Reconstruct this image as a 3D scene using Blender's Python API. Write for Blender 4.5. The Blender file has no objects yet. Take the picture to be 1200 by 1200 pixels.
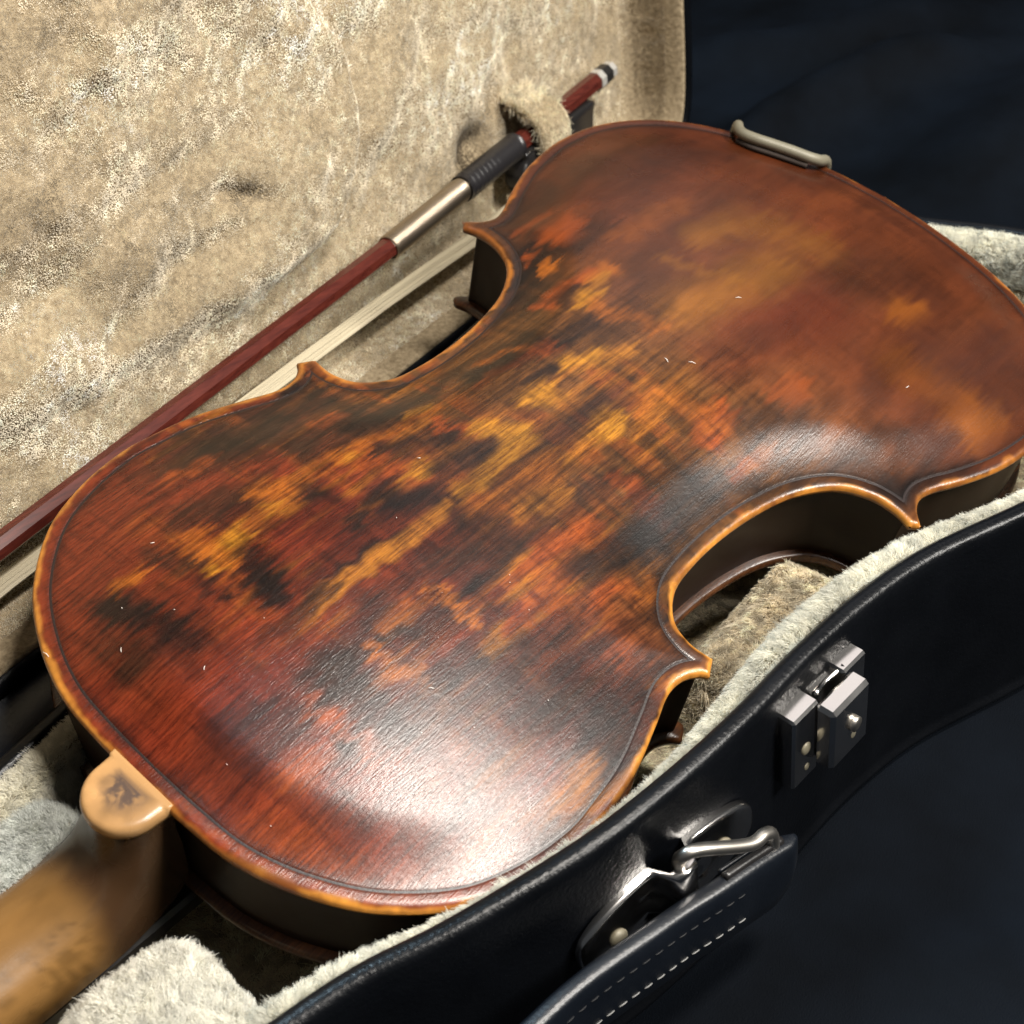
import bpy, math, random
import numpy as np
from mathutils import Matrix, Vector

# ------------------------------------------------------------------ camera, world, lamps, exposure
MM = 0.001
GZ = 92.0                                   # the cloth lies 92 mm below the violin's edge plane origin
sc = bpy.context.scene
col = sc.collection
CAM_R = np.array([[0.65273667, -0.74940003, -0.11106048], [-0.52004484, -0.33662818, -0.78500626], [0.55089763, 0.5701588, -0.60945118]])
CAM_C = np.array([-88.36, -232.47, 240.76])
CAM_F = 1608.19
cd = bpy.data.cameras.new('camera')
cam = bpy.data.objects.new('camera', cd)
col.objects.link(cam)
m = Matrix.Identity(4)
for i in range(3):
    m[i][0] = CAM_R[0][i]; m[i][1] = -CAM_R[1][i]; m[i][2] = -CAM_R[2][i]
    m[i][3] = (CAM_C[i] + (GZ if i == 2 else 0)) * MM
cam.matrix_world = m
cd.sensor_width = 36.0
cd.lens = CAM_F / 1200 * 36
cd.clip_start = 0.01
cd.clip_end = 50
cd.dof.use_dof = True
cd.dof.focus_distance = 0.39
cd.dof.aperture_fstop = 24
sc.camera = cam
sc.view_settings.view_transform = 'Standard'
sc.view_settings.look = 'None'
sc.view_settings.exposure = 0.0
sc.view_settings.gamma = 1
try: sc.cycles_curves.shape = 'RIBBONS'
except Exception: pass
sc.cycles.max_bounces = 6

world = bpy.data.worlds.new('World'); sc.world = world; world.use_nodes = True
wb = world.node_tree.nodes['Background']
wb.inputs[0].default_value = (0.85, 0.92, 1.0, 1); wb.inputs[1].default_value = 0.05

def lamp(name, direction, dist, size, power, color, target=(170, 0, 0), size_y=None):
    l = bpy.data.lights.new(name, 'AREA'); o = bpy.data.objects.new(name, l); col.objects.link(o)
    if size_y: l.shape = 'RECTANGLE'; l.size = size; l.size_y = size_y
    else: l.shape = 'DISK'; l.size = size
    l.energy = power; l.color = color
    d = Vector(direction).normalized(); T = Vector(target) * MM + Vector((0, 0, GZ * MM))
    o.location = T + d * dist
    o.rotation_euler = d.to_track_quat('Z', 'Y').to_euler()
    return o
lamp('desk_lamp', (0.26, -0.34, 0.92), 0.75, 0.13, 8.6, (1.0, 0.94, 0.86), target=(50, -45, -5))
lamp('ceiling_lamp', (-0.06, 0.46, 0.88), 1.8, 0.34, 34, (0.62, 0.84, 1.0))
lamp('front_fill', (0.30, -0.72, 0.62), 2.0, 0.6, 68, (1.0, 0.96, 0.89))  # added fill from the camera side, brightens the lid plush
lamp('reflection_panel', (0.62, 0.25, 0.74), 2.2, 1.0, 2.6, (1.0, 0.93, 0.90))  # added soft panel, gives the latch tops something bright to reflect
# ------------------------------------------------------------------ helpers
RNG = np.random.default_rng(7)
def hash2(ix, iy, seed=0):
    h = (ix.astype(np.int64) * 374761393 + iy.astype(np.int64) * 668265263 + seed * 974711) & 0x7fffffff
    h = ((h ^ (h >> 13)) * 1274126177) & 0x7fffffff
    h = (h ^ (h >> 16)) & 0xffffff
    return h / float(0xffffff)
def vnoise(x, y, seed=0):
    ix = np.floor(x); iy = np.floor(y); fx = x - ix; fy = y - iy
    fx = fx * fx * (3 - 2 * fx); fy = fy * fy * (3 - 2 * fy)
    a = hash2(ix, iy, seed); b = hash2(ix + 1, iy, seed); c = hash2(ix, iy + 1, seed); d = hash2(ix + 1, iy + 1, seed)
    return (a + (b - a) * fx) * (1 - fy) + (c + (d - c) * fx) * fy
def fbm(x, y, n=3, seed=0):
    s = 0; a = 0.5; t = 0
    for i in range(n):
        s = s + a * vnoise(x, y, seed + i * 17); t += a; a *= 0.5; x = x * 2.03 + 5.1; y = y * 2.03 + 3.7
    return s / t
def sstep(e0, e1, x):
    t = np.clip((x - e0) / (e1 - e0), 0, 1); return t * t * (3 - 2 * t)
def catmull(P, n=8, closed=False):
    P = np.asarray(P, float); N = len(P)
    if closed: Q = np.vstack([P[-1], P, P[0], P[1]]); segs = N
    else: Q = np.vstack([2 * P[0] - P[1], P, 2 * P[-1] - P[-2]]); segs = N - 1
    t = np.linspace(0, 1, n, endpoint=False)[:, None]; out = []
    for i in range(segs):
        p0, p1, p2, p3 = Q[i], Q[i + 1], Q[i + 2], Q[i + 3]
        out.append(.5 * (2 * p1 + (p2 - p0) * t + (2 * p0 - 5 * p1 + 4 * p2 - p3) * t * t + (3 * p1 - p0 - 3 * p2 + p3) * t ** 3))
    if not closed: out.append(P[-1:])
    return np.vstack(out)
def resample(P, n, closed=False):
    Q = np.vstack([P, P[:1]]) if closed else P
    s = np.r_[0, np.cumsum(np.linalg.norm(np.diff(Q, axis=0), axis=1))]
    u = np.linspace(0, s[-1], n, endpoint=not closed)
    return np.stack([np.interp(u, s, Q[:, k]) for k in range(Q.shape[1])], 1)
def normals2(P, closed=True):
    if closed: T = np.roll(P, -1, 0) - np.roll(P, 1, 0)
    else: T = np.gradient(P, axis=0)
    T = T / (np.linalg.norm(T, axis=1)[:, None] + 1e-9)
    return np.stack([T[:, 1], -T[:, 0]], 1)         # points right of travel: outward for CCW loops
def empty(name, parent=None, loc=(0, 0, 0)):
    o = bpy.data.objects.new(name, None); col.objects.link(o); o.location = loc; o.empty_display_size = .02
    if parent: o.parent = parent
    return o
def mesh(name, V, F, mat, parent=None, smooth=True, tint=None, world=True):
    """V in mm.  world=True: V is in scene millimetres, else in the parent's own frame."""
    V = np.asarray(V, float) * MM
    if world: V = V + np.array([0, 0, GZ * MM])
    me = bpy.data.meshes.new(name)
    me.from_pydata([tuple(v) for v in V.tolist()], [], [tuple(f) for f in F])
    if smooth: me.polygons.foreach_set('use_smooth', [True] * len(me.polygons))
    if tint is not None:
        at = me.color_attributes.new('tint', 'FLOAT_COLOR', 'POINT')
        c = np.ones((len(V), 4)); c[:, :np.shape(tint)[1]] = tint; at.data.foreach_set('color', c.ravel().astype(np.float32))
    me.materials.append(mat); me.update()
    o = bpy.data.objects.new(name, me); col.objects.link(o)
    if parent: o.parent = parent
    return o
def gridfaces(nr, nc, wrap=False, flip=False):
    i, j = np.meshgrid(np.arange(nr - 1), np.arange(nc if wrap else nc - 1), indexing='ij')
    a = i * nc + j; b = i * nc + (j + 1) % nc; c = (i + 1) * nc + (j + 1) % nc; d = (i + 1) * nc + j
    Fq = np.stack([a, b, c, d] if not flip else [a, d, c, b], -1).reshape(-1, 4)
    return Fq
def tube(P, r, n=10, closed=False, cap=True):
    P = np.asarray(P, float); N = len(P); r = np.broadcast_to(np.asarray(r, float), (N,))
    T = (np.roll(P, -1, 0) - np.roll(P, 1, 0)) if closed else np.gradient(P, axis=0)
    T /= np.linalg.norm(T, axis=1)[:, None] + 1e-9
    up = np.array([0, 0, 1.]) if abs(T[0][2]) < .9 else np.array([1., 0, 0])
    V = []; u = np.cross(T[0], up); u /= np.linalg.norm(u)
    for k in range(N):
        u = u - T[k] * (u @ T[k]); u /= np.linalg.norm(u) + 1e-9; w = np.cross(T[k], u)
        a = np.arange(n) * 2 * math.pi / n
        V.append(P[k] + r[k] * (np.cos(a)[:, None] * u + np.sin(a)[:, None] * w))
    V = np.vstack(V)
    F = [tuple(f) for f in gridfaces(N, n, wrap=True)]
    if closed:
        F += [((N - 1) * n + j, (N - 1) * n + (j + 1) % n, (j + 1) % n, j) for j in range(n)]
    elif cap: F += [tuple(range(n))[::-1], tuple(range((N - 1) * n, N * n))]
    return V, F
def joinm(parts):
    V = []; F = []; o = 0
    for v, f in parts:
        V.append(np.asarray(v, float)); F += [tuple(int(i) + o for i in q) for q in f]; o += len(v)
    return np.vstack(V), F
def rbox(cx, cy, cz, sx, sy, sz, r=0.6, frame=None):
    """bevelled box (chamfered edges), half sizes sx,sy,sz; frame rows = axes"""
    V = []; F = []
    import itertools
    idx = {}
    for s in itertools.product((-1, 1), repeat=3):
        for k in range(3):
            p = [s[0] * (sx - r), s[1] * (sy - r), s[2] * (sz - r)]; p[k] = s[k] * (sx, sy, sz)[k]
            idx[(s, k)] = len(V); V.append(p)
    for k in range(3):
        a, b = [q for q in range(3) if q != k]
        for s in (-1, 1):
            loop = []
            for sa, sb in ((-1, -1), (1, -1), (1, 1), (-1, 1)):
                t = [0, 0, 0]; t[k] = s; t[a] = sa; t[b] = sb; loop.append(idx[(tuple(t), k)])
            F.append(tuple(loop) if (s > 0) == (k != 1) else tuple(loop[::-1]))
    for k in range(3):
        a, b = [q for q in range(3) if q != k]
        for sa in (-1, 1):
            for sb in (-1, 1):
                t0 = [0, 0, 0]; t0[a] = sa; t0[b] = sb; t0[k] = -1; t1 = list(t0); t1[k] = 1
                F.append((idx[(tuple(t0), a)], idx[(tuple(t0), b)], idx[(tuple(t1), b)], idx[(tuple(t1), a)]))
    for s in itertools.product((-1, 1), repeat=3): F.append((idx[(s, 0)], idx[(s, 1)], idx[(s, 2)]))
    V = np.array(V, float)
    if frame is not None: V = V @ np.asarray(frame, float)
    return V + np.array([cx, cy, cz]), F
def tag(o, label=None, cat=None, kind=None, group=None):
    if label: o['label'] = label
    if cat: o['category'] = cat
    if kind: o['kind'] = kind
    if group: o['group'] = group
    return o

# ------------------------------------------------------------------ materials
def newmat(name):
    mt = bpy.data.materials.new(name); mt.use_nodes = True
    nt = mt.node_tree; return mt, nt, nt.nodes['Principled BSDF']
def N(nt, t, **kw):
    n = nt.nodes.new(t)
    for k, v in kw.items():
        if k in n.inputs: n.inputs[k].default_value = v
        else: setattr(n, k, v)
    return n
def mapped(nt, scale):
    tc = N(nt, 'ShaderNodeTexCoord'); mp = N(nt, 'ShaderNodeMapping'); mp.inputs['Scale'].default_value = scale
    nt.links.new(tc.outputs['Object'], mp.inputs['Vector']); return mp.outputs['Vector']
def noise(nt, vec, scale=1.0, detail=3, rough=.55):
    n = N(nt, 'ShaderNodeTexNoise', Scale=scale, Detail=detail, Roughness=rough); nt.links.new(vec, n.inputs['Vector']); return n.outputs['Fac']
def ramp(nt, fac, a, b, ca=(0, 0, 0, 1), cb=(1, 1, 1, 1)):
    r = N(nt, 'ShaderNodeValToRGB'); e = r.color_ramp.elements; e[0].position = a; e[1].position = b; e[0].color = ca; e[1].color = cb
    nt.links.new(fac, r.inputs['Fac']); return r.outputs['Color']
def mixc(nt, fac, a, b, blend='MIX'):
    n = N(nt, 'ShaderNodeMix', data_type='RGBA', blend_type=blend)
    for sock, v in ((n.inputs[0], fac), (n.inputs[6], a), (n.inputs[7], b)):
        if hasattr(v, 'is_output') or hasattr(v, 'links'): nt.links.new(v, sock)
        else: sock.default_value = v
    return n.outputs[2]
def bump(nt, h, strength, dist, bsdf, chain=None):
    b = N(nt, 'ShaderNodeBump', Strength=strength, Distance=dist); nt.links.new(h, b.inputs['Height'])
    if chain is not None: nt.links.new(chain, b.inputs['Normal'])
    if bsdf is not None: nt.links.new(b.outputs[0], bsdf.inputs['Normal'])
    return b.outputs[0]
def plain(name, c, rough=.5, metal=0., bumpscale=None, bstr=.3, bdist=.0002, var=0.):
    mt, nt, b = newmat(name); b.inputs['Roughness'].default_value = rough; b.inputs['Metallic'].default_value = metal
    b.inputs['Base Color'].default_value = (*c, 1)
    if bumpscale:
        v = mapped(nt, (bumpscale,) * 3); h = noise(nt, v, 1, 4); bump(nt, h, bstr, bdist, b)
    if var:
        v2 = mapped(nt, (60, 60, 60)); h2 = noise(nt, v2, 1, 4)
        nt.links.new(mixc(nt, h2, tuple(x * (1 - var) for x in c) + (1,), tuple(min(1, x * (1 + var)) for x in c) + (1,)), b.inputs['Base Color'])
        mr = N(nt, 'ShaderNodeMapRange'); mr.inputs[3].default_value = rough * .75; mr.inputs[4].default_value = min(1, rough * 1.3)
        nt.links.new(h2, mr.inputs[0]); nt.links.new(mr.outputs[0], b.inputs['Roughness'])
    return mt
def varnish(name, rough=.30, bstr=.5, streak=True):
    mt, nt, b = newmat(name)
    at = N(nt, 'ShaderNodeAttribute', attribute_name='tint')
    base = at.outputs['Color']
    s1 = noise(nt, mapped(nt, (55, 1300, 200)), 1, 4, .6)          # long fibres along the grain
    s2 = noise(nt, mapped(nt, (300, 2300, 500)), 1, 3, .6)          # short pores
    if streak:
        k1 = ramp(nt, s1, .36, .62, (.55, .5, .48, 1), (1.12, 1.12, 1.1, 1))
        k2 = ramp(nt, s2, .30, .52, (.5, .42, .4, 1), (1, 1, 1, 1))
        base = mixc(nt, at.outputs['Alpha'], base, k1, 'MULTIPLY'); base = mixc(nt, at.outputs['Alpha'], base, k2, 'MULTIPLY')
    nt.links.new(base, b.inputs['Base Color'])
    sp = noise(nt, mapped(nt, (900, 900, 900)), 1, 3, .6)
    n1 = bump(nt, s2, bstr, .00022, None); bump(nt, sp, bstr * .55, .00016, b, n1)
    big = noise(nt, mapped(nt, (45, 45, 45)), 1, 3)
    mr = N(nt, 'ShaderNodeMapRange'); mr.inputs[3].default_value = rough * .8; mr.inputs[4].default_value = rough * 1.25
    nt.links.new(big, mr.inputs[0]); nt.links.new(mr.outputs[0], b.inputs['Roughness'])
    b.inputs['Specular IOR Level'].default_value = .5
    return mt
M_back = varnish('varnished_back', .275, .38)
M_edge = varnish('varnished_wood', .27, .2)
M_neck = varnish('oiled_neck_wood', .26, .12, False)
M_pale = plain('bright_silver', (.62, .60, .56), .35, .6)
M_rib = plain('dark_rib_varnish', (.014, .0065, .0035), .4, bumpscale=300, bstr=.15, var=.4)
M_rib.node_tree.nodes['Principled BSDF'].inputs['Specular IOR Level'].default_value = .16
M_purf = plain('purfling_black', (.012, .006, .005), .4, bumpscale=1500, bstr=.4)
M_ebony = plain('ebony', (.012, .011, .011), .3, bumpscale=900, bstr=.2)
M_leather = plain('black_leatherette', (.002, .0024, .0033), .30, bumpscale=800, bstr=.42, bdist=.0004, var=.45)
M_leather.node_tree.nodes['Principled BSDF'].inputs['Specular IOR Level'].default_value = .2
M_strap = plain('navy_black_leather', (.0025, .004, .007), .36, bumpscale=900, bstr=.4, bdist=.00025, var=.3)
M_nickel = plain('nickel', (.62, .58, .52), .33, 1.0, bumpscale=500, bstr=.05, var=.12)
M_chrome = plain('chrome', (.82, .79, .76), .16, 1.0, var=.08)
M_silver = plain('silver_winding', (.46, .39, .31), .36, 1.0, var=.1)
M_hair = plain('bow_hair', (.38, .33, .23), .55, bumpscale=None)
M_cork = plain('dark_cork', (.02, .012, .008), .9, bumpscale=900)
M_thread = plain('thread', (.2, .2, .195), .7)
M_pearl = plain('pearl', (.75, .72, .66), .25)
M_lint = plain('lint', (.8, .75, .7), .8)
M_grip = plain('grip_leather', (.012, .011, .012), .34, bumpscale=800, bstr=.3)
M_clamp = plain('aged_metal', (.15, .135, .095), .5, .1, bumpscale=1200, bstr=.3, var=.25)
def bowwood():
    mt, nt, b = newmat('bow_wood')
    s = noise(nt, mapped(nt, (60, 900, 900)), 1, 4)
    nt.links.new(ramp(nt, s, .3, .7, (.040, .0075, .0055, 1), (.085, .017, .011, 1)), b.inputs['Base Color']); b.inputs['Roughness'].default_value = .24
    return mt
M_bow = bowwood()
def lining():
    mt, nt, b = newmat('plush_backing')
    s = noise(nt, mapped(nt, (500, 500, 500)), 1, 5, .7)
    nt.links.new(ramp(nt, s, .3, .7, (.12, .085, .045, 1), (.34, .27, .17, 1)), b.inputs['Base Color']); b.inputs['Roughness'].default_value = .9
    bump(nt, s, .8, .001, b); return mt
M_lining = lining()
def pilemat():
    mt, nt, b = newmat('plush_pile')
    at = N(nt, 'ShaderNodeAttribute', attribute_name='tint'); nt.links.new(at.outputs['Color'], b.inputs['Base Color'])
    b.inputs['Roughness'].default_value = .42; b.inputs['Specular IOR Level'].default_value = .4
    tr = N(nt, 'ShaderNodeBsdfTranslucent'); nt.links.new(at.outputs['Color'], tr.inputs['Color'])
    mx = N(nt, 'ShaderNodeMixShader'); mx.inputs[0].default_value = .42
    out = nt.nodes['Material Output']
    nt.links.new(b.outputs[0], mx.inputs[1]); nt.links.new(tr.outputs[0], mx.inputs[2]); nt.links.new(mx.outputs[0], out.inputs['Surface'])
    return mt
M_pile = pilemat()
def clothmat():
    mt, nt, b = newmat('navy_cloth')
    s = noise(nt, mapped(nt, (14, 14, 14)), 1, 5); w = noise(nt, mapped(nt, (2200, 2200, 2200)), 1, 2)
    nt.links.new(ramp(nt, s, .3, .7, (.0005, .0008, .0014, 1), (.0024, .0038, .0064, 1)), b.inputs['Base Color'])
    b.inputs['Roughness'].default_value = .75; b.inputs['Specular IOR Level'].default_value = .05
    bump(nt, w, .5, .0004, b); return mt
M_cloth = clothmat()

# ------------------------------------------------------------------ plush pile as hair strands
def pile(name, parent, V, F, dens, L, rad, comb=(0, 0, 0), tintf=None, lift=.6, clump=2.2, seed=1, flip=False, margin=300, messy=.45, curl=0., tuft=.8, nap=.9, naps=22.):
    """strands grown on the quads F of V (scene millimetres)"""
    rng = np.random.default_rng(seed)
    V = np.asarray(V, float); F = np.asarray([list(f)[:4] for f in F if len(f) == 4])
    T = np.vstack([F[:, [0, 1, 2]], F[:, [0, 2, 3]]])
    A = V[T[:, 0]]; B = V[T[:, 1]]; Cc = V[T[:, 2]]
    nrm = np.cross(B - A, Cc - A); ar = np.linalg.norm(nrm, axis=1) / 2; nrm = nrm / (2 * ar[:, None] + 1e-12) * (-1 if flip else 1)
    ctr = (A + B + Cc) / 3
    Y = (ctr - CAM_C) @ CAM_R.T; px = 600 + CAM_F * Y[:, 0] / Y[:, 2]; py = 600 + CAM_F * Y[:, 1] / Y[:, 2]
    vis = (Y[:, 2] > 20) & (px > -margin) & (px < 1200 + margin) & (py > -margin) & (py < 1200 + margin)
    near = np.clip(450 / np.maximum(Y[:, 2], 100), .6, 1.6)          # a little denser where it is nearer
    lam = np.where(vis, ar * dens * near, ar * dens * 0.15)
    cnt = rng.poisson(lam); k = np.repeat(np.arange(len(T)), cnt); n = len(k)
    u = rng.random(n); v = rng.random(n); fl = u + v > 1; u[fl] = 1 - u[fl]; v[fl] = 1 - v[fl]
    p = A[k] + (B[k] - A[k]) * u[:, None] + (Cc[k] - A[k]) * v[:, None]; nn = nrm[k]
    q = p + rng.normal(0, clump * .22, (n, 3))
    cell = np.floor(q / clump).astype(np.int64); h = (cell[:, 0] * 73856093) ^ (cell[:, 1] * 19349663) ^ (cell[:, 2] * 83492791)
    def hr(s):
        g = (h * 2654435761 + s * 40503) & 0xffffffff; g = (g ^ (g >> 15)) * 2246822519 & 0xffffffff; return ((g ^ (g >> 13)) & 0xffffff) / float(0xffffff)
    cd_ = np.stack([hr(1), hr(2), hr(3)], 1) * 2 - 1
    low = np.stack([fbm(p[:, 0] / naps, p[:, 1] / naps + p[:, 2] / naps, 2, seed + 3), fbm(p[:, 0] / naps + 9, p[:, 2] / naps, 2, seed + 4), fbm(p[:, 1] / naps + 4, p[:, 2] / naps + p[:, 0] / naps, 2, seed + 5)], 1) * 2 - 1
    g = np.asarray(comb, float) + cd_ * .75 + low * nap + rng.normal(0, messy, (n, 3))
    g = g - nn * (g * nn).sum(1)[:, None]
    ll = L * (.55 + .75 * rng.random(n)) * (.75 + .5 * hr(5))
    t = np.array([0, .4, .75, 1.0])
    P = p[:, None, :] + nn[:, None, :] * (ll[:, None] * t * lift)[:, :, None] + g[:, None, :] * (ll[:, None] * (t ** 1.7) * .75)[:, :, None]
    P[:, 0] -= nn * .3
    if curl: P[:, 2:] += rng.normal(0, curl, (n, 2, 3))
    rr = rad * (.7 + .6 * rng.random(n)); R = rr[:, None] * np.array([1, .95, .75, .25])
    hc = bpy.data.hair_curves.new(name); hc.add_curves([4] * n)
    P = (P + np.array([0, 0, GZ])) * MM
    hc.attributes['position'].data.foreach_set('vector', P.reshape(-1).astype(np.float32))
    if 'radius' not in hc.attributes: hc.attributes.new('radius', 'FLOAT', 'POINT')
    hc.attributes['radius'].data.foreach_set('value', (R * MM).reshape(-1).astype(np.float32))
    tc = np.ones((n, 4)); base = tintf(p) if tintf else np.tile([.6, .54, .42], (n, 1))
    tc[:, :3] = base * (.9 - tuft * .5 + tuft * hr(7)[:, None]) * (.9 + .2 * rng.random((n, 1)))
    at = hc.attributes.new('tint', 'FLOAT_COLOR', 'CURVE'); at.data.foreach_set('color', np.clip(tc, 0, .95).reshape(-1).astype(np.float32))
    hc.materials.append(M_pile)
    o = bpy.data.objects.new(name, hc); col.objects.link(o); o.parent = parent; o['kind'] = 'stuff'
    print(name, n); return o

# ------------------------------------------------------------------ cloth under the case
def build_cloth():
    xs = np.r_[np.linspace(-2500, -320, 20), np.arange(-300, 900, 6.), np.linspace(920, 3500, 24)]
    ys = np.r_[np.linspace(-2500, -420, 18), np.arange(-400, 500, 6.), np.linspace(520, 3500, 24)]
    X, Yy = np.meshgrid(xs, ys)
    Z = np.full(X.shape, -91.0)
    def ridge(x0, y0, x1, y1, w, h, bend=0):
        d = np.array([x1 - x0, y1 - y0]); Ln = np.hypot(*d); d = d / Ln
        a = (X - x0) * d[0] + (Yy - y0) * d[1]; b = -(X - x0) * d[1] + (Yy - y0) * d[0]
        b = b - bend * np.sin(np.clip(a / Ln, 0, 1) * math.pi)
        f = sstep(-60, 30, a) * (1 - sstep(Ln - 40, Ln + 90, a))
        return h * f * np.exp(-(b / w) ** 2)
    Z = Z + ridge(530, 180, 690, 140, 22, 26, 14) + ridge(640, 290, 760, 190, 26, 24, -16) + ridge(560, 60, 720, 60, 40, 20) + ridge(470, 330, 640, 420, 30, 14)
    Z = Z + ridge(90, -230, 330, -190, 26, 7) + ridge(120, -150, 190, -260, 22, 5)
    far = sstep(20, 120, np.maximum(np.maximum(X - 400, -150 - Yy), np.maximum(Yy - 160, -360 - X)))
    Z = Z + far * (fbm(X / 130, Yy / 130, 3, 5) - .45) * 16
    V = np.stack([X, Yy, Z], -1).reshape(-1, 3)
    o = mesh('cloth', V, gridfaces(len(ys), len(xs)), M_cloth)
    tag(o, 'dark navy black cloth spread under and behind the violin case', None, 'structure')
build_cloth()
UBPTS = [(0.76, 0.01), (1.12, 15.84), (2.60, 31.72), (7.88, 47.60), (17.34, 63.59), (32.11, 77.20), (47.64, 83.98), (63.31, 86.83), (73.94, 86.45), (89.35, 84.16), (104.39, 79.42), (114.14, 76.03), (120.69, 75.88), (125.18, 78.09), (127.19, 80.68)]
CBPTS = [(132.52, 77.90), (132.35, 69.79), (135.68, 62.19), (144.32, 56.32), (156.33, 54.44), (170.89, 54.47), (186.58, 56.51), (200.98, 60.56), (212.39, 67.66), (217.84, 76.70), (218.68, 85.49), (216.80, 92.10)]
LBPTS = [(219.44, 94.66), (224.44, 90.42), (229.86, 88.71), (236.42, 90.46), (245.49, 94.90), (260.32, 100.51), (275.10, 103.45), (284.83, 104.15), (299.58, 102.45), (314.43, 96.62), (327.48, 86.96), (337.79, 74.60), (345.99, 58.75), (351.16, 41.85), (354.92, 21.94), (356.54, 0.00)]
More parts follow.
